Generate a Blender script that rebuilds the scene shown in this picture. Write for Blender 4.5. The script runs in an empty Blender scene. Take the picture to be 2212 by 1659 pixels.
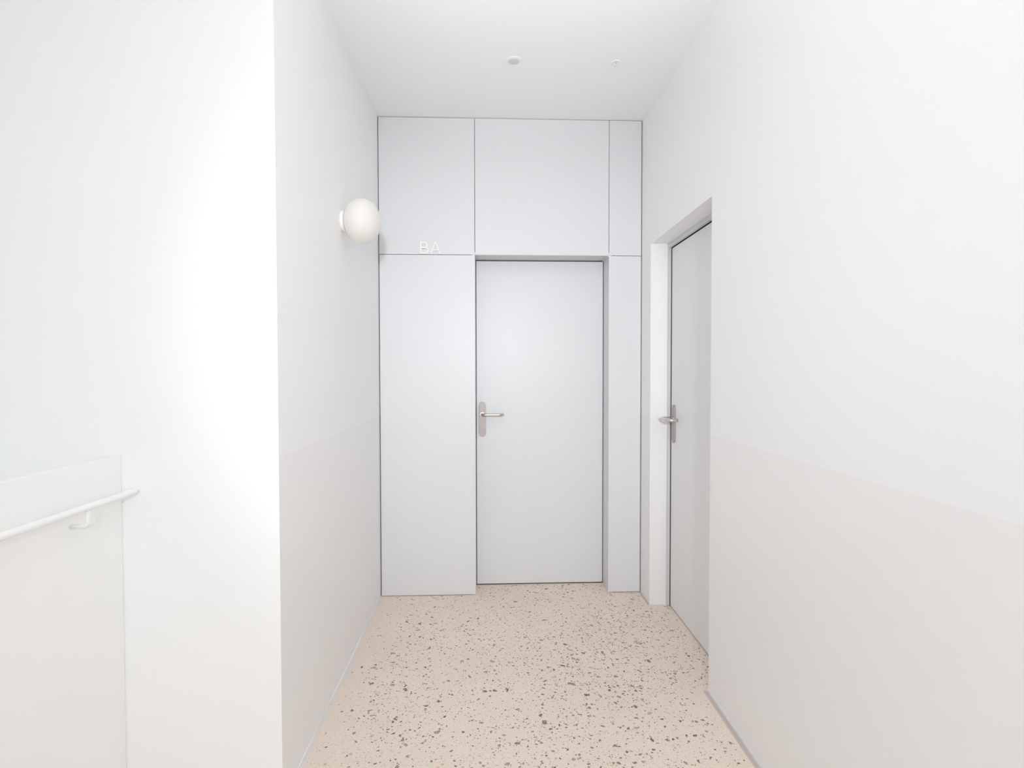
import bpy, bmesh, math, random
from mathutils import Vector, Matrix
random.seed(7)
S = bpy.context.scene
C = bpy.context.collection

# ------------------------------------------------------------------ camera
FPX = 1213.0
cam_d = bpy.data.cameras.new('camera'); cam = bpy.data.objects.new('camera', cam_d); C.objects.link(cam)
cam_d.sensor_fit = 'HORIZONTAL'; cam_d.sensor_width = 36.0; cam_d.lens = FPX / 2212 * 36.0
cam_d.clip_start = 0.02; cam_d.clip_end = 100
r_ = Vector((0.99918072, -0.04044384, -0.00147674)); u_ = Vector((0.00247066, 0.02453642, 0.99969588))
w_ = Vector((0.04039531, 0.9988805, -0.02461624))
m = Matrix((r_, u_, -w_)).transposed().to_4x4(); m.translation = Vector((0, 0, 1.4094))
cam.matrix_world = m
S.camera = cam

# ------------------------------------------------------------------ world, lights, exposure
S.view_settings.view_transform = 'Standard'; S.view_settings.look = 'None'
S.view_settings.gamma = 1.0; S.view_settings.exposure = 0.05
S.view_settings.use_curve_mapping = False
wd = bpy.data.worlds.new('world'); S.world = wd; wd.use_nodes = True
wd.node_tree.nodes['Background'].inputs[0].default_value = (0.83, 0.915, 1.0, 1)
wd.node_tree.nodes['Background'].inputs[1].default_value = 1.6
S.cycles.diffuse_bounces = 10; S.cycles.max_bounces = 10; S.cycles.glossy_bounces = 3; S.cycles.use_light_tree = False

def lamp(kind, name, loc, aim, energy, col=(1, 1, 1), **kw):
    d = bpy.data.lights.new(name, kind); d.energy = energy; d.color = col
    for k, v in kw.items(): setattr(d, k, v)
    o = bpy.data.objects.new(name, d); C.objects.link(o); o.location = loc
    o.rotation_euler = (Vector(aim) - Vector(loc)).to_track_quat('-Z', 'Y').to_euler()
    return o
# world light enters through an added, unseen landing window behind the camera
# spots standing in for the photographer's flash; the ceiling-bounced pair is added fill
FX = dict(shadow_soft_size=0.07)
lamp('SPOT', 'flash_wide', (0.10, -1.30, 1.80), (0.13, 3.5, 1.30), 97, (0.94, 0.977, 1.0), spot_size=math.radians(100), spot_blend=1.0, **FX)
lamp('SPOT', 'flash_narrow', (0.10, -1.30, 1.80), (0.14, 3.5, 1.40), 164, (0.94, 0.977, 1.0), spot_size=math.radians(46), spot_blend=1.0, **FX)  # narrow beam added to lift the far end of the corridor
lamp('SPOT', 'fill_bounce_near', (0.0, -0.2, 1.8), (0.1, 0.5, 2.96), 150, (0.94, 0.975, 1.0), spot_size=math.radians(80), spot_blend=1.0, **FX)  # added fill, bounced off the ceiling to even the side walls
lamp('SPOT', 'fill_bounce_far', (0.05, 0.3, 1.85), (0.14, 1.45, 2.96), 92, (0.94, 0.975, 1.0), spot_size=math.radians(60), spot_blend=0.8, **FX)  # second added bounce, brightens side walls and floor

# ------------------------------------------------------------------ dimensions (metres; x right, y into the corridor, z up)
H = 2.96; D = 3.4962; XL = -0.6791; XR = 0.9569; YC = 1.8342; YN = 2.3922; YF = 3.3037; T = 2.1554
XB = -1.1738; ZB = 1.1414; DADO = 1.128; DP = 0.1636; X1 = -0.087; X2 = 0.7482; Z1 = 2.1224
YB = -3.2; XS = -2.45; XW = 1.32; YE = D + 0.42

# ------------------------------------------------------------------ helpers
def lin(*rgb):
    return tuple(((c / 255 + 0.055) / 1.055) ** 2.4 if c / 255 > 0.04045 else c / 255 / 12.92 for c in rgb) + (1,)

def mat(name, col, rough=0.5, metal=0.0, spec=0.5, bump=0.0, bscale=60.0, mottle=0.0, mscale=3.0):
    M = bpy.data.materials.new(name); M.use_nodes = True
    nt = M.node_tree; b = nt.nodes['Principled BSDF']
    b.inputs['Base Color'].default_value = tuple(col)[:3] + (1,); b.inputs['Roughness'].default_value = rough
    b.inputs['Metallic'].default_value = metal; b.inputs['Specular IOR Level'].default_value = spec
    tc = nt.nodes.new('ShaderNodeTexCoord')
    if mottle:
        n = nt.nodes.new('ShaderNodeTexNoise'); n.inputs['Scale'].default_value = mscale; n.inputs['Detail'].default_value = 4
        nt.links.new(tc.outputs['Object'], n.inputs['Vector'])
        r = nt.nodes.new('ShaderNodeMapRange'); r.inputs[3].default_value = 1 - mottle; r.inputs[4].default_value = 1 + mottle
        nt.links.new(n.outputs['Fac'], r.inputs[0])
        h = nt.nodes.new('ShaderNodeHueSaturation'); h.inputs['Color'].default_value = tuple(col)[:3] + (1,)
        nt.links.new(r.outputs[0], h.inputs['Value']); nt.links.new(h.outputs[0], b.inputs['Base Color'])
    if bump:
        n = nt.nodes.new('ShaderNodeTexNoise'); n.inputs['Scale'].default_value = bscale; n.inputs['Detail'].default_value = 3
        nt.links.new(tc.outputs['Object'], n.inputs['Vector'])
        bp = nt.nodes.new('ShaderNodeBump'); bp.inputs['Strength'].default_value = bump; bp.inputs['Distance'].default_value = 0.002
        nt.links.new(n.outputs['Fac'], bp.inputs['Height']); nt.links.new(bp.outputs[0], b.inputs['Normal'])
    return M

def wall_mat(name, upper, lower, zsplit):
    """white paint above, slightly greyer gloss dado paint below zsplit (world z)"""
    M = mat(name, upper, 0.55)
    nt = M.node_tree; b = nt.nodes['Principled BSDF']
    tc = nt.nodes.new('ShaderNodeNewGeometry'); sx = nt.nodes.new('ShaderNodeSeparateXYZ')
    nt.links.new(tc.outputs['Position'], sx.inputs[0])
    g = nt.nodes.new('ShaderNodeMath'); g.operation = 'LESS_THAN'; g.inputs[1].default_value = zsplit
    nt.links.new(sx.outputs['Z'], g.inputs[0])
    mx = nt.nodes.new('ShaderNodeMix'); mx.data_type = 'RGBA'
    mx.inputs['A'].default_value = tuple(upper)[:3] + (1,); mx.inputs['B'].default_value = tuple(lower)[:3] + (1,)
    nt.links.new(g.outputs[0], mx.inputs['Factor']); nt.links.new(mx.outputs['Result'], b.inputs['Base Color'])
    r = nt.nodes.new('ShaderNodeMapRange'); r.inputs[3].default_value = 0.55; r.inputs[4].default_value = 0.42
    nt.links.new(g.outputs[0], r.inputs[0]); nt.links.new(r.outputs[0], b.inputs['Roughness'])
    return M

WHITE = (0.925, 0.925, 0.925)
M_wall = wall_mat('white wall paint with dado', WHITE, (0.902, 0.895, 0.895), DADO)
M_white = mat('white wall paint', WHITE, 0.55)
M_ceil = mat('white ceiling paint', (0.95, 0.948, 0.947), 0.6)
M_panel = mat('light grey painted panel', (0.765, 0.77, 0.79), 0.38, spec=0.5)
M_leaf2 = mat('mid grey painted door', (0.84, 0.84, 0.845), 0.42, spec=0.4)
M_frame2 = mat('grey painted door frame', (0.66, 0.66, 0.69), 0.4)
M_lining = mat('grey lining', (0.70, 0.69, 0.71), 0.35)
M_dark = mat('dark joint', (0.035, 0.03, 0.04), 0.8)
M_seal = mat('pinkish grey sealant', (0.60, 0.52, 0.48), 0.6)
M_bead = mat('light grey bead', (0.72, 0.70, 0.70), 0.5)
M_pale = mat('pale beige sealant', (0.80, 0.735, 0.69), 0.6)
M_paintlip = mat('white paint lip', (0.88, 0.88, 0.885), 0.45)
M_steel = mat('satin stainless steel', (0.72, 0.655, 0.62), 0.3, metal=1.0, mottle=0.05, mscale=60)
M_plate = mat('brushed plate steel', (0.46, 0.405, 0.395), 0.5, metal=0.55, mottle=0.12, mscale=45)
M_rail = mat('white gloss rail paint', (0.90, 0.90, 0.90), 0.3)
M_balu = mat('white balustrade paint', (0.92, 0.92, 0.915), 0.5)
M_letter = mat('off white lettering', (0.92, 0.91, 0.89), 0.5)
M_plastic = mat('white plastic', (0.90, 0.89, 0.895), 0.4)
M_lens = mat('pale grey green lens', (0.60, 0.67, 0.67), 0.25)
M_pink = mat('sprinkler bulb', (0.55, 0.35, 0.45), 0.3)
M_globe = mat('opal glass globe', (0.71, 0.695, 0.672), 0.5)
bg = M_globe.node_tree.nodes['Principled BSDF']
bg.inputs['Emission Color'].default_value = (1.0, 0.89, 0.76, 1); bg.inputs['Emission Strength'].default_value = 0.11

# floor: pale pink beige ground concrete, fine grit in the material, chips are geometry
FLOORC = (0.92, 0.815, 0.72)
M_floor = bpy.data.materials.new('polished beige concrete'); M_floor.use_nodes = True
def floor_nodes(M):
    nt = M.node_tree; b = nt.nodes['Principled BSDF']; b.inputs['Roughness'].default_value = 0.5
    b.inputs['Specular IOR Level'].default_value = 0.35
    g = nt.nodes.new('ShaderNodeNewGeometry')
    def noise(scale, detail, rough=0.6):
        n = nt.nodes.new('ShaderNodeTexNoise'); n.inputs['Scale'].default_value = scale; n.inputs['Detail'].default_value = detail
        n.inputs['Roughness'].default_value = rough; nt.links.new(g.outputs['Position'], n.inputs['Vector']); return n
    def ramp(src, p0, c0, p1, c1):
        r = nt.nodes.new('ShaderNodeValToRGB'); r.color_ramp.elements[0].position = p0; r.color_ramp.elements[1].position = p1
        r.color_ramp.elements[0].color = c0 + (1,); r.color_ramp.elements[1].color = c1 + (1,)
        nt.links.new(src, r.inputs[0]); return r
    def mul(a, bb):
        x = nt.nodes.new('ShaderNodeMix'); x.data_type = 'RGBA'; x.blend_type = 'MULTIPLY'; x.inputs['Factor'].default_value = 1
        nt.links.new(a, x.inputs['A']); nt.links.new(bb, x.inputs['B']); return x.outputs['Result']
    base = ramp(noise(1.6, 4).outputs['Fac'], 0.3, tuple(c * 0.965 for c in FLOORC), 0.7, tuple(c * 1.03 for c in FLOORC))
    grit = ramp(noise(330, 3, 0.7).outputs['Fac'], 0.36, (0.74, 0.72, 0.69), 0.52, (1.0, 1.0, 1.0))
    warm = ramp(noise(120, 2).outputs['Fac'], 0.35, (0.97, 0.96, 0.97), 0.6, (1.02, 1.0, 0.975))
    v = nt.nodes.new('ShaderNodeTexVoronoi'); v.inputs['Scale'].default_value = 75; nt.links.new(g.outputs['Position'], v.inputs['Vector'])
    spk = ramp(v.outputs['Distance'], 0.12, (0.70, 0.65, 0.60), 0.19, (1.0, 1.0, 1.0))
    nt.links.new(mul(mul(mul(base.outputs[0], grit.outputs[0]), warm.outputs[0]), spk.outputs[0]), b.inputs['Base Color'])
    bp = nt.nodes.new('ShaderNodeBump'); bp.inputs['Strength'].default_value = 0.08; bp.inputs['Distance'].default_value = 0.001
    nt.links.new(noise(200, 3).outputs['Fac'], bp.inputs['Height']); nt.links.new(bp.outputs[0], b.inputs['Normal'])
floor_nodes(M_floor)

def chip_mat(name, attr=None, col=None):
    M = bpy.data.materials.new(name); M.use_nodes = True
    nt = M.node_tree; b = nt.nodes['Principled BSDF']; b.inputs['Roughness'].default_value = 0.5; b.inputs['Specular IOR Level'].default_value = 0.15
    g = nt.nodes.new('ShaderNodeNewGeometry'); n = nt.nodes.new('ShaderNodeTexNoise')
    n.inputs['Scale'].default_value = 260; n.inputs['Detail'].default_value = 2
    nt.links.new(g.outputs['Position'], n.inputs['Vector'])
    r = nt.nodes.new('ShaderNodeMapRange'); r.inputs[1].default_value = 0.50; r.inputs[2].default_value = 0.70
    nt.links.new(n.outputs['Fac'], r.inputs[0])
    mx = nt.nodes.new('ShaderNodeMix'); mx.data_type = 'RGBA'; mx.inputs['B'].default_value = tuple(c * 0.93 for c in FLOORC) + (1,)
    if attr:
        a = nt.nodes.new('ShaderNodeAttribute'); a.attribute_name = attr; nt.links.new(a.outputs['Color'], mx.inputs['A'])
    else: mx.inputs['A'].default_value = col + (1,)
    nt.links.new(r.outputs[0], mx.inputs['Factor']); nt.links.new(mx.outputs['Result'], b.inputs['Base Color'])
    return M

def link(name, me, M, parent=None):
    o = bpy.data.objects.new(name, me); C.objects.link(o)
    if M is not None and not me.materials: me.materials.append(M)
    if parent is not None: o.parent = parent
    return o
def from_bm(name, bm, M, parent=None, smooth=False, bevel=0.0, seg=2):
    bmesh.ops.recalc_face_normals(bm, faces=bm.faces)
    me = bpy.data.meshes.new(name); bm.to_mesh(me); bm.free()
    if smooth:
        for p in me.polygons: p.use_smooth = True
    o = link(name, me, M, parent)
    if bevel:
        b = o.modifiers.new('bevel', 'BEVEL'); b.width = bevel; b.segments = seg; b.limit_method = 'ANGLE'; b.angle_limit = math.radians(40)
    return o
def box(bm, x0, x1, y0, y1, z0, z1):
    v = [bm.verts.new((x, y, z)) for z in (z0, z1) for (x, y) in ((x0, y0), (x1, y0), (x1, y1), (x0, y1))]
    for f in ((3, 2, 1, 0), (4, 5, 6, 7), (0, 1, 5, 4), (1, 2, 6, 5), (2, 3, 7, 6), (3, 0, 4, 7)): bm.faces.new([v[i] for i in f])
def boxo(name, M, parent, *b, bevel=0.0, seg=2):
    bm = bmesh.new(); box(bm, *b); return from_bm(name, bm, M, parent, bevel=bevel, seg=seg)
def prism(bm, pts, z0, z1):
    lo = [bm.verts.new((x, y, z0)) for x, y in pts]; hi = [bm.verts.new((x, y, z1)) for x, y in pts]
    n = len(pts); bm.faces.new(lo[::-1]); bm.faces.new(hi)
    for i in range(n): bm.faces.new((lo[i], lo[(i + 1) % n], hi[(i + 1) % n], hi[i]))
def tube(bm, pts, r, n=16, cap=True):
    """round bar swept along a polyline of Vectors"""
    pts = [Vector(p) for p in pts]; rings = []; ref = None
    for i, p in enumerate(pts):
        t = (pts[min(i + 1, len(pts) - 1)] - pts[max(i - 1, 0)]).normalized()
        if ref is None: ref = t.orthogonal().normalized()
        ref = (ref - t * ref.dot(t)).normalized(); bt = t.cross(ref)
        rr = r[i] if isinstance(r, (list, tuple)) else r
        rings.append([bm.verts.new(p + ref * math.cos(2 * math.pi * k / n) * rr + bt * math.sin(2 * math.pi * k / n) * rr) for k in range(n)])
    for a, b in zip(rings, rings[1:]):
        for k in range(n): bm.faces.new((a[k], a[(k + 1) % n], b[(k + 1) % n], b[k]))
    if cap: bm.faces.new(rings[0][::-1]); bm.faces.new(rings[-1])
def fillet(pts, rad, n=8):
    """round the inner corners of a polyline"""
    pts = [Vector(p) for p in pts]; out = [pts[0]]
    for i in range(1, len(pts) - 1):
        a, p, c = pts[i - 1], pts[i], pts[i + 1]
        d0 = (a - p).normalized(); d1 = (c - p).normalized()
        s, e = p + d0 * rad, p + d1 * rad
        for k in range(n + 1):
            t = k / n; out.append(s * (1 - t) ** 2 + p * 2 * t * (1 - t) + e * t ** 2)
    return out + [pts[-1]]
def lathe(bm, prof, axis, n=48):
    """prof: (radius, along) pairs; axis: 'x' | 'z' """
    rings = []
    for r, h in prof:
        if r < 1e-6: rings.append([bm.verts.new((h, 0, 0) if axis == 'x' else (0, 0, h))]); continue
        ring = []
        for k in range(n):
            c, s = r * math.cos(2 * math.pi * k / n), r * math.sin(2 * math.pi * k / n)
            ring.append(bm.verts.new((h, c, s) if axis == 'x' else (c, s, h)))
        rings.append(ring)
    for a, b in zip(rings, rings[1:]):
        if len(a) == 1 and len(b) == 1: continue
        for k in range(n):
            q = [a[k % len(a)], a[(k + 1) % len(a)], b[(k + 1) % len(b)], b[k % len(b)]]
            u = []
            for v in q:
                if v not in u: u.append(v)
            bm.faces.new(u)
def tag(o, label=None, cat=None, kind=None, group=None):
    if label: o['label'] = label
    if cat: o['category'] = cat
    if kind: o['kind'] = kind
    if group: o['group'] = group
    return o
def empty(name, loc, label=None, cat=None, kind=None, group=None, parent=None):
    o = bpy.data.objects.new(name, None); C.objects.link(o); o.location = loc; o.empty_display_size = 0.1
    if parent is not None: o.parent = parent
    return tag(o, label, cat, kind, group)

# ------------------------------------------------------------------ the setting
bm = bmesh.new()
prism(bm, [(XB, YB), (XW, YB), (XW, YE), (XL - 0.1, YE), (XL - 0.1, YC + 0.1), (XB, YC + 0.1)], -0.25, 0)
floor = tag(from_bm('floor', bm, M_floor), 'polished beige concrete floor with dark stone chips', 'floor', 'structure')
bm = bmesh.new(); box(bm, XS - 0.2, XW, YB - 0.2, YE, H, H + 0.2)
tag(from_bm('ceiling', bm, M_ceil), 'plain white plaster ceiling above the corridor', 'ceiling', 'structure')
# corridor wall on the left and the wall facing the viewer, mitred at their shared corner
bm = bmesh.new(); prism(bm, [(XL, YC), (XL, YE), (XL - 0.2, YE), (XL - 0.2, YC + 0.2)], 0, H)
tag(from_bm('wall_left', bm, M_wall), 'white corridor wall behind the globe lamp, greyer below', 'wall', 'structure')
bm = bmesh.new(); prism(bm, [(XS, YC), (XL, YC), (XL - 0.2, YC + 0.2), (XS, YC + 0.2)], -1.9, H)
tag(from_bm('wall_stair_end', bm, M_white), 'bright white wall at the end of the handrail', 'wall', 'structure')
boxo_ = boxo('wall_stair_side', M_white, None, XS - 0.2, XS, YB, YC + 0.2, -1.9, H)
tag(boxo_, 'white outer wall of the stairwell beyond the balustrade', 'wall', 'structure')
lf = boxo('floor_stair_landing', M_floor, None, XS, XB - 0.03, YB, YC, -1.95, -1.75)
tag(lf, 'lower landing floor of the stairwell', 'floor', 'structure')
# right wall with its door opening, one skin without seams
def wall_with_hole(name, M, ys, zs, hole, x0, x1):
    bm = bmesh.new(); cells = {}
    def cell(i, j): return 0 <= i < len(ys) - 1 and 0 <= j < len(zs) - 1 and (i, j) != hole
    def q(*p): bm.faces.new([bm.verts.new(c) for c in p])
    for i in range(len(ys) - 1):
        for j in range(len(zs) - 1):
            if not cell(i, j): continue
            y0, y1, z0, z1 = ys[i], ys[i + 1], zs[j], zs[j + 1]
            q((x0, y0, z0), (x0, y0, z1), (x0, y1, z1), (x0, y1, z0)); q((x1, y0, z0), (x1, y1, z0), (x1, y1, z1), (x1, y0, z1))
            if not cell(i - 1, j): q((x0, y0, z0), (x1, y0, z0), (x1, y0, z1), (x0, y0, z1))
            if not cell(i + 1, j): q((x0, y1, z0), (x0, y1, z1), (x1, y1, z1), (x1, y1, z0))
            if not cell(i, j - 1): q((x0, y0, z0), (x0, y1, z0), (x1, y1, z0), (x1, y0, z0))
            if not cell(i, j + 1): q((x0, y0, z1), (x1, y0, z1), (x1, y1, z1), (x0, y1, z1))
    bmesh.ops.remove_doubles(bm, verts=bm.verts, dist=1e-5)
    return from_bm(name, bm, M)
M_wall_r = wall_mat('white wall paint with dado right', WHITE, (0.902, 0.895, 0.895), DADO)
wr = wall_with_hole('wall_right', M_wall_r, [YB, YN, YF, YE], [0, T, H], (1, 0), XR, XW)
tag(wr, 'white wall with the recessed side door, greyer below', 'wall', 'structure')
# unseen rear wall of the landing; its window is added to let light in
def wall_rear():
    bm = bmesh.new(); x0, x1, z0, z1 = -1.45, 0.85, 0.7, 2.6
    box(bm, XS, x0, YB - 0.2, YB, -1.9, H); box(bm, x1, XW, YB - 0.2, YB, -1.9, H)
    box(bm, x0, x1, YB - 0.2, YB, -1.9, z0); box(bm, x0, x1, YB - 0.2, YB, z1, H)
    tag(from_bm('wall_rear', bm, M_white), 'white landing wall with an added window', 'wall', 'structure')
    w = empty('added_window_1', (0, 0, 0), 'added landing window that lets light in, white frame', 'window', 'structure')
    bm = bmesh.new()
    for a in ((x0, x0 + .05, z0, z1), (x1 - .05, x1, z0, z1), (x0 + .05, x1 - .05, z0, z0 + .05), (x0 + .05, x1 - .05, z1 - .05, z1), (-.325, -.275, z0 + .05, z1 - .05)):
        box(bm, a[0], a[1], YB - 0.14, YB - 0.08, a[2], a[3])
    from_bm('added_window_frame', bm, M_plastic, w)
wall_rear()

# end wall: dark backing, light grey cladding panels in front of it
bm = bmesh.new(); yb = D + 0.03
box(bm, XL, X1 - 0.02, yb, YE, 0, H); box(bm, X2 + 0.02, XR, yb, YE, 0, H); box(bm, X1 - 0.02, X2 + 0.02, yb, YE, Z1 + 0.02, H)
wall_back = tag(from_bm('wall_back', bm, M_dark), 'end wall clad in light grey panels around the door', 'wall', 'structure')
g2 = 0.0014
def panel(x0, x1, z0, z1): return boxo('cladding_panel', M_panel, wall_back, x0, x1, D, yb + 0.001, z0, z1, bevel=0.0012, seg=1)
panel(XL + 0.005, X1 - g2, Z1 + g2, H - 0.003); panel(X1 + g2, X2 - g2, Z1 + g2, H - 0.003); panel(X2 + g2, XR - 0.006, Z1 + g2, H - 0.003)
panel(XL + 0.006, X1 - 0.001, 0.004, Z1 - g2); panel(X2 + 0.001, XR - 0.006, 0.004, Z1 - g2)

# ------------------------------------------------------------------ door at the end of the corridor
def lever_path(origin, out, along, proj, length, rad):
    o = Vector(origin); a = Vector(out); l = Vector(along)
    return fillet([o, o + a * proj, o + a * proj + l * length, o + a * (proj * 0.28) + l * length], rad, 10)
def stadium(bm, o, out, along, w, h, t):
    """rounded plate: o centre on the door face, out = outward normal, along = horizontal axis"""
    o, out, al = Vector(o), Vector(out), Vector(along); up = Vector((0, 0, 1)); pts = []
    for k in range(13): a = math.pi * k / 12; pts.append(al * math.cos(a) * w / 2 + up * (math.sin(a) * w / 2 + h / 2 - w / 2))
    for k in range(13): a = math.pi + math.pi * k / 12; pts.append(al * math.cos(a) * w / 2 + up * (math.sin(a) * w / 2 - h / 2 + w / 2))
    lo = [bm.verts.new(o + p) for p in pts]; hi = [bm.verts.new(o + p + out * t) for p in pts]; n = len(pts)
    bm.faces.new(lo[::-1]); bm.faces.new(hi)
    for i in range(n): bm.faces.new((lo[i], lo[(i + 1) % n], hi[(i + 1) % n], hi[i]))
def handle(parent, o, out, along, plate_z, w=0.046, h=0.226, proj=0.058, length=0.132, rad=0.028):
    o = Vector(o); bm = bmesh.new(); stadium(bm, (o.x, o.y, plate_z), out, along, w, h, 0.008)
    pl = from_bm('handle_plate', bm, M_plate, parent, bevel=0.0015); pl['label'] = 'long rounded steel back plate'
    bm = bmesh.new(); tube(bm, lever_path(o + Vector(out) * 0.007, out, along, proj, length, rad), 0.0098, 18)
    lv = from_bm('lever', bm, M_steel, pl, smooth=True); lv['label'] = 'curved satin steel lever'
    bm = bmesh.new(); p = o + Vector(out) * 0.007; tube(bm, [p, p + Vector(out) * 0.008], 0.0135, 24)
    from_bm('collar', bm, M_steel, pl)
    bm = bmesh.new(); p = Vector((o.x, o.y, plate_z - 0.062)) + Vector(out) * 0.0075
    tube(bm, [p, p + Vector(out) * 0.0012], 0.0075, 20); from_bm('keyhole_cover', bm, M_plate, pl)

YD = D + DP
door1 = empty('door_1', (0, 0, 0), 'light grey flush door recessed at the end of the corridor', 'door', 'structure')
leaf = boxo('door_leaf', M_panel, door1, X1 + 0.004, X2 - 0.0045, YD, YD + 0.045, 0.007, Z1 - 0.0065, bevel=0.001, seg=1)
boxo('reveal_lining', M_lining, door1, X1 - 0.019, X1, D + 0.001, YE - 0.1, 0.002, Z1)
boxo('reveal_lining', M_lining, door1, X2, X2 + 0.019, D + 0.001, YE - 0.1, 0.002, Z1)
boxo('reveal_lining', M_lining, door1, X1 - 0.019, X2 + 0.019, D + 0.001, YE - 0.1, Z1, Z1 + 0.019)
boxo('dark_fill', M_dark, door1, X1, X2, YD + 0.05, YE - 0.1, 0.001, Z1)  # dark block filling the space behind the leaf so its gaps look shaded
bm = bmesh.new(); tube(bm, [(X2 - 0.003, D + 0.004, Z1 - 0.003), (X2 - 0.003, YD - 0.002, Z1 - 0.003)], 0.0035, 8)
from_bm('corner_bead', bm, M_bead, door1)
boxo('threshold_joint', M_dark, door1, X1 + 0.001, X2 - 0.001, YD + 0.006, YD + 0.05, 0.0003, 0.0065)
handle(door1, (-0.046, YD, 1.1225), (0, -1, 0), (1, 0, 0), 1.090)

# ------------------------------------------------------------------ side door in the right wall
XD = 1.0755; XFm = 1.0575
door2 = empty('door_2', (0, 0, 0), 'mid grey flush door set deep in the right wall', 'door', 'structure')
fw = 0.022
# angle frame: a jamb each side and a head, proud of the leaf
boxo('frame_jamb', M_frame2, door2, XFm, XD + 0.03, YF - fw, YF, 0.002, T, bevel=0.001, seg=1)
boxo('frame_jamb', M_frame2, door2, XFm, XD + 0.03, YN, YN + fw, 0.002, T, bevel=0.001, seg=1)
boxo('frame_head', M_frame2, door2, XFm, XD + 0.03, YN + fw, YF - fw, T - 0.026, T, bevel=0.001, seg=1)
boxo('door_leaf', M_leaf2, door2, XD, XD + 0.045, YN + fw + 0.003, YF - fw - 0.006, 0.007, T - 0.026 - 0.006, bevel=0.001, seg=1)
boxo('dark_fill', M_dark, door2, XD + 0.05, XW - 0.05, YN, YF, 0.001, T)  # dark filler behind this leaf too, for dark gaps
boxo('gap_shade', M_dark, door2, XD - 0.003, XD + 0.03, YF - fw - 0.002, YF - fw, 0.004, T - 0.026)  # dark strip standing in for shade in the leaf gap
boxo('gap_shade', M_dark, door2, XD - 0.002, XD + 0.03, YN + fw, YF - fw - 0.002, T - 0.028, T - 0.026)  # the same gap shade as a dark strip under the head
boxo('seal_strip', M_bead, door2, XFm - 0.003, XFm, YN, YF, T - 0.005, T)
handle(door2, (XD, 3.222, 1.128), (-1, 0, 0), (0, -1, 0), 1.096, w=0.046, h=0.222, proj=0.075, length=0.14, rad=0.034)

# ------------------------------------------------------------------ sealant joints and painted lips at the foot of the walls
def strip(name, path, w0, z, M, label, seedv, wav, side):
    """thin wavy strip along y at a wall foot; path = (x, y0, y1); side=+1 grows to +x"""
    rnd = random.Random(seedv); x, y0, y1 = path; n = 60; bm = bmesh.new(); prev = None
    ph = [rnd.uniform(0, 6.28) for _ in range(4)]
    for i in range(n + 1):
        y = y0 + (y1 - y0) * i / n
        w = w0 + wav * (math.sin(y * 7 + ph[0]) + 0.6 * math.sin(y * 17 + ph[1]) + 0.4 * math.sin(y * 41 + ph[2])) / 2
        row = [bm.verts.new((x, y, 0.0)), bm.verts.new((x + side * w, y, 0.0)), bm.verts.new((x + side * w * 0.8, y, z)), bm.verts.new((x, y, z))]
        if prev:
            for k in range(4): bm.faces.new((prev[k], prev[(k + 1) % 4], row[(k + 1) % 4], row[k]))
        else: bm.faces.new(row[::-1])
        prev = row
    bm.faces.new(prev)
    return tag(from_bm(name, bm, M), label, 'trim', 'structure')
strip('baseboard_left', (XL, YC + 0.0, D), 0.004, 0.007, M_paintlip, 'thin uneven white paint lip at the foot of the left wall', 3, 0.003, 1)
strip('trim_1', (XL + 0.002, YC, D - 0.001), 0.018, 0.0012, M_pale, 'pale grey sealant line on the floor along the left wall', 4, 0.009, 1)
strip('baseboard_right', (XR, YB, YN), 0.003, 0.012, M_paintlip, 'thin white paint lip at the foot of the right wall', 5, 0.002, -1)
strip('trim_2', (XR - 0.002, YB, YN + 0.004), 0.019, 0.0014, M_seal, 'pinkish grey sealant strip along the right wall', 6, 0.003, -1)
strip('trim_3', (XR - 0.001, YF, D), 0.011, 0.0014, M_seal, 'short sealant strip between side door and end panels', 8, 0.002, -1)

# ------------------------------------------------------------------ balustrade and handrail on the left
bal = tag(boxo('balustrade', M_balu, None, XB - 0.026, XB, YB + 0.002, YC - 0.001, -0.3, ZB, bevel=0.002), 'low white solid balustrade wall beside the stair', 'balustrade')
hr = empty('handrail', (-1.1277, 1.6, 1.0265), 'white tubular handrail fixed along the low balustrade', 'handrail')
xr, zr, rr = -1.1277, 1.0265, 0.0102
def loc_mesh(name, bm, M, parent, smooth=True):
    o = from_bm(name, bm, M, parent, smooth=smooth); o.matrix_parent_inverse = parent.matrix_world.inverted(); return o
bpy.context.view_layer.update()
bm = bmesh.new(); ye = YC - 0.002
tube(bm, [(xr, YB + 0.05, zr), (xr, ye - 0.012, zr), (xr, ye - 0.004, zr), (xr, ye, zr)], [rr, rr, rr * 0.93, rr * 0.7], 24)
loc_mesh('rail', bm, M_rail, hr)
def bracket(y):
    bm = bmesh.new()
    tube(bm, fillet([(XB + 0.0006, y, 0.972), (xr, y, 0.972), (xr, y, zr - rr * 0.7)], 0.016, 8), 0.006, 14)
    loc_mesh('bracket', bm, M_rail, hr)
for y in (1.615, 0.5, -0.6, -1.7, -2.8): bracket(y)

# ------------------------------------------------------------------ globe wall lamp
wl = empty('wall_lamp', (XL, 2.647, 2.100), 'round opal glass globe lamp on the left wall', 'lamp')
bpy.context.view_layer.update()
def at(o, parent): o.parent = parent; o.matrix_parent_inverse = Matrix(); return o
bm = bmesh.new(); lathe(bm, [(0, 0.0), (0.046, 0.0), (0.048, 0.003), (0.048, 0.012), (0.045, 0.015), (0, 0.015)], 'x', 48)
b = from_bm('wall_base', bm, M_plastic, wl, smooth=False); b['label'] = 'small white round wall mount'
prof = []
a = 0.083; R = 0.103; cx = 0.012 + a * 0.98
for k in range(33):
    t = math.pi * k / 32; prof.append((R * math.sin(t) ** 0.97 if 0 < k < 32 else 0, cx - a * math.cos(t)))
bm = bmesh.new(); lathe(bm, prof, 'x', 64)
gl = from_bm('globe', bm, M_globe, wl, smooth=True); gl['label'] = 'cream white opal glass globe'

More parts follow.
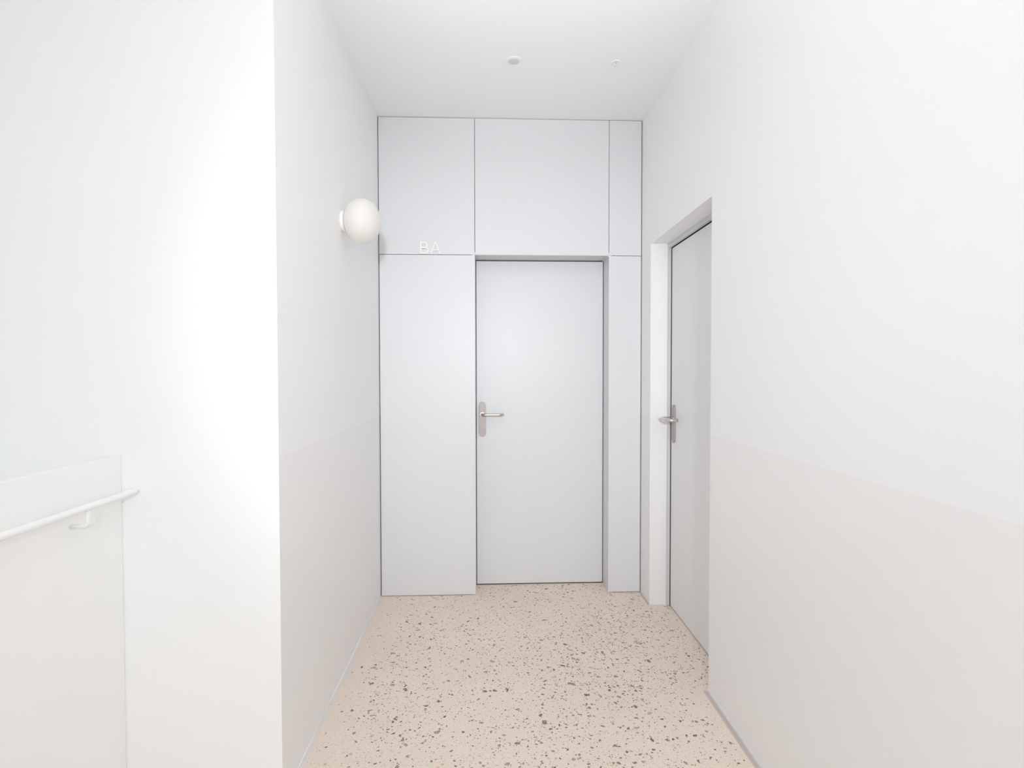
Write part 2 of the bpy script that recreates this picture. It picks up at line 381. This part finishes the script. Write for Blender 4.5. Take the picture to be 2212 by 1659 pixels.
# ------------------------------------------------------------------ raised letters standing on the panel joint
def stroke(bm, pts, w, closed=False, y0=0.0, t=0.006):
    """flat ribbon of width w along pts (x, z), extruded by t towards the viewer"""
    P = [Vector((p[0], p[1])) for p in pts]; n = len(P); L, Rr = [], []
    for i in range(n):
        if closed: d = P[(i + 1) % n] - P[i - 1]
        else: d = P[min(i + 1, n - 1)] - P[max(i - 1, 0)]
        if closed or 0 < i < n - 1:
            d1 = (P[i] - P[i - 1]).normalized(); d2 = (P[(i + 1) % n] - P[i]).normalized()
            nn = Vector((-d1.y - d2.y, d1.x + d2.x)).normalized(); k = 1 / max(0.5, nn.dot(Vector((-d1.y, d1.x))))
        else: d.normalize(); nn = Vector((-d.y, d.x)); k = 1
        L.append(P[i] + nn * w / 2 * k); Rr.append(P[i] - nn * w / 2 * k)
    rings = [[bm.verts.new((q[0], y, q[1])) for q, y in ((L[i], y0), (Rr[i], y0), (Rr[i], y0 - t), (L[i], y0 - t))] for i in range(n)]
    for i in range(n if closed else n - 1):
        A, B = rings[i], rings[(i + 1) % n]
        for k in range(4): bm.faces.new((A[k], A[(k + 1) % 4], B[(k + 1) % 4], B[k]))
    if not closed: bm.faces.new(rings[0][::-1]); bm.faces.new(rings[-1])
def arc(cx, cz, rx, rz, a0, a1, n=14): return [(cx + rx * math.cos(math.radians(a0 + (a1 - a0) * k / n)), cz + rz * math.sin(math.radians(a0 + (a1 - a0) * k / n))) for k in range(n + 1)]
LH = 0.074; w = 0.0092
def letter_B():
    bm = bmesh.new(); h = LH - w; m_ = h * 0.53
    lower = [(0.0, 0.0), (0.026, 0.0)] + arc(0.026, m_ / 2, 0.0175, m_ / 2, -90, 90)[1:] + [(0.0, m_)]
    stroke(bm, lower, w, closed=True)
    upper = [(0.0, m_), (0.024, m_)] + arc(0.024, (m_ + h) / 2, 0.0145, (h - m_) / 2, -90, 90)[1:] + [(0.0, h)]
    stroke(bm, upper, w, closed=True, y0=-0.0004, t=0.0052)
    return bm
def letter_A():
    bm = bmesh.new(); h = LH - w * 0.6
    stroke(bm, [(0.0, -w / 2), (0.0285, h - 0.002), (0.057, -w / 2)], w)
    stroke(bm, [(0.0115, 0.019), (0.0455, 0.019)], w * 0.9, y0=-0.0004, t=0.0052)
    return bm
zl = Z1 + 0.0035 + w / 2
o = from_bm('sign_letter', letter_B(), M_letter); o.location = (-0.418, D - 0.0003, zl); tag(o, 'raised white letter B on the left grey panel', 'letter', group='sign letters on the panel')
o = from_bm('sign_letter', letter_A(), M_letter); o.location = (-0.358, D - 0.0003, zl); tag(o, 'raised white letter A on the left grey panel', 'letter', group='sign letters on the panel')

# ------------------------------------------------------------------ ceiling detector and sprinkler
dt = empty('presence_detector', (0.127, 2.850, H), 'white round ceiling detector with grey green lens', 'detector')
bm = bmesh.new(); lathe(bm, [(0, 0), (0.0405, 0), (0.0405, -0.002), (0.037, -0.0038), (0.027, -0.0050), (0.0255, -0.0045), (0, -0.0045)], 'z', 48)
from_bm('housing', bm, M_plastic, dt)
bm = bmesh.new(); lathe(bm, [(0.0252, -0.003)] + [(0.0252 * math.cos(math.radians(t)), -0.0045 - 0.0042 * math.sin(math.radians(t))) for t in range(0, 90, 9)] + [(0, -0.0087)], 'z', 48)
ln = from_bm('lens', bm, M_lens, dt, smooth=True); ln['label'] = 'pale grey green domed lens'
sp = empty('sprinkler_head', (0.6434, 2.848, H), 'small white recessed sprinkler head in the ceiling', 'sprinkler')
bm = bmesh.new(); lathe(bm, [(0.0, -0.0006), (0.011, -0.0006), (0.020, -0.003), (0.0235, -0.005), (0.0255, -0.0035), (0.0262, 0.0)], 'z', 40)
from_bm('escutcheon', bm, M_plastic, sp, smooth=True)
bm = bmesh.new()
tube(bm, [(-0.006, 0, 0), (-0.006, 0, -0.012)], 0.0016, 8); tube(bm, [(0.006, 0, 0), (0.006, 0, -0.012)], 0.0016, 8)
tube(bm, [(0, 0, -0.0115), (0, 0, -0.0135)], 0.0085, 20); from_bm('deflector', bm, M_plastic, sp)
bm = bmesh.new(); tube(bm, [(0, 0, -0.0005), (0, 0, -0.0115)], 0.0018, 10); from_bm('bulb', bm, M_pink, sp)

# ------------------------------------------------------------------ stone chips in the floor
def chip_outline(rnd, r):
    n = rnd.choice((5, 6, 7, 8)); st = rnd.uniform(1.0, 2.1); rot = rnd.uniform(0, math.pi); pts = []
    for k in range(n):
        a = 2 * math.pi * (k + rnd.uniform(-0.3, 0.3)) / n; q = r * rnd.uniform(0.6, 1.15)
        x, y = q * math.cos(a) * math.sqrt(st), q * math.sin(a) / math.sqrt(st)
        pts.append((x * math.cos(rot) - y * math.sin(rot), x * math.sin(rot) + y * math.cos(rot)))
    return pts
COLS = [((0.135, 0.115, 0.075), 34), ((0.21, 0.18, 0.125), 28), ((0.33, 0.30, 0.27), 18), ((0.42, 0.36, 0.31), 12),
        ((0.62, 0.40, 0.27), 6), ((0.66, 0.48, 0.38), 6), ((0.70, 0.66, 0.60), 6), ((0.72, 0.42, 0.12), 0.4)]
cw = [c[1] for c in COLS]
rnd = random.Random(21)
def allowed(x, y):
    if x < XL + 0.03 or x > XD - 0.01: return False
    if y > YD - 0.01: return False
    if y > D - 0.005 and not (X1 + 0.01 < x < X2 - 0.01): return False
    if x > XR - 0.03 and not (YN + 0.03 < y < YF - 0.03): return False
    return True
blob = [(rnd.uniform(XL, XD), rnd.uniform(0.2, 3.7), rnd.uniform(0.1, 0.3), rnd.uniform(-0.5, 0.8)) for _ in range(40)]
def density(x, y):
    d = 0.62
    for bx, by, br, ba in blob: d += ba * math.exp(-((x - bx) ** 2 + (y - by) ** 2) / br ** 2) * 0.5
    d *= 0.12 + 0.88 * min(1, max(0, (x - XL - 0.04) / 0.16))
    if y < YN + .05 : d *= 0.25 + 0.75 * min(1, max(0, (XR - 0.03 - x) / 0.12))
    d *= 0.85 + 0.35 * (x - XL) / 1.6
    return d
Mv = chip_mat('stone chips', attr='chip_colour')
Ms = [chip_mat('stone chip ' + n, col=c) for n, c in (('dark', (0.14, 0.12, 0.08)), ('olive', (0.21, 0.185, 0.13)), ('grey', (0.34, 0.31, 0.28)), ('rust', (0.62, 0.40, 0.27)), ('rose', (0.66, 0.48, 0.38)))]
verts, faces, cols = [], [], []
big = []
for i in range(31000):
    y = rnd.uniform(0.4, YD); x = rnd.uniform(XL, XD)
    if rnd.random() > density(x, y) or not allowed(x, y): continue
    r = 0.0026 * math.exp(rnd.gauss(0, 0.55)); r = min(r, 0.013)
    c = rnd.choices(COLS, cw)[0][0]; f = rnd.uniform(0.85, 1.2)
    if r > 0.0076 and y > 1.95 and len(big) < 300: big.append((x, y, r)); continue
    o = len(verts); pts = chip_outline(rnd, r); z = rnd.uniform(0.0005, 0.0009)
    verts.append((x, y, z)); verts += [(x + p, y + q, 0.0001) for p, q in pts]
    for k in range(len(pts)): faces.append((o, o + 1 + k, o + 1 + (k + 1) % len(pts)))
    cols += [(min(1, c[0] * f), min(1, c[1] * f), min(1, c[2] * f), 1)] * (len(pts) + 1)
me = bpy.data.meshes.new('stone_chips'); me.from_pydata(verts, [], faces)
at_ = me.color_attributes.new('chip_colour', 'FLOAT_COLOR', 'POINT')
at_.data.foreach_set('color', [v for c in cols for v in c])
o = link('stone_chips', me, Mv, floor); o['kind'] = 'stuff'
shapes = []
for k in range(20):
    pts = chip_outline(rnd, 1.0); m_ = bpy.data.meshes.new('stone_chip')
    m_.from_pydata([(0, 0, 0.10)] + [(p, q, 0.0) for p, q in pts], [], [(0, 1 + j, 1 + (j + 1) % len(pts)) for j in range(len(pts))])
    m_.materials.append(Ms[(0, 1, 2, 0, 1, 2, 1, 3, 2, 4)[k % 10]]); shapes.append(m_)
for x, y, r in big:
    s = rnd.choice(shapes); o = bpy.data.objects.new('stone_chip', s); C.objects.link(o); o.parent = floor
    o.location = (x, y, 0.0001); o.scale = (r, r, r); o.rotation_euler = (0, 0, rnd.uniform(0, 6.28))
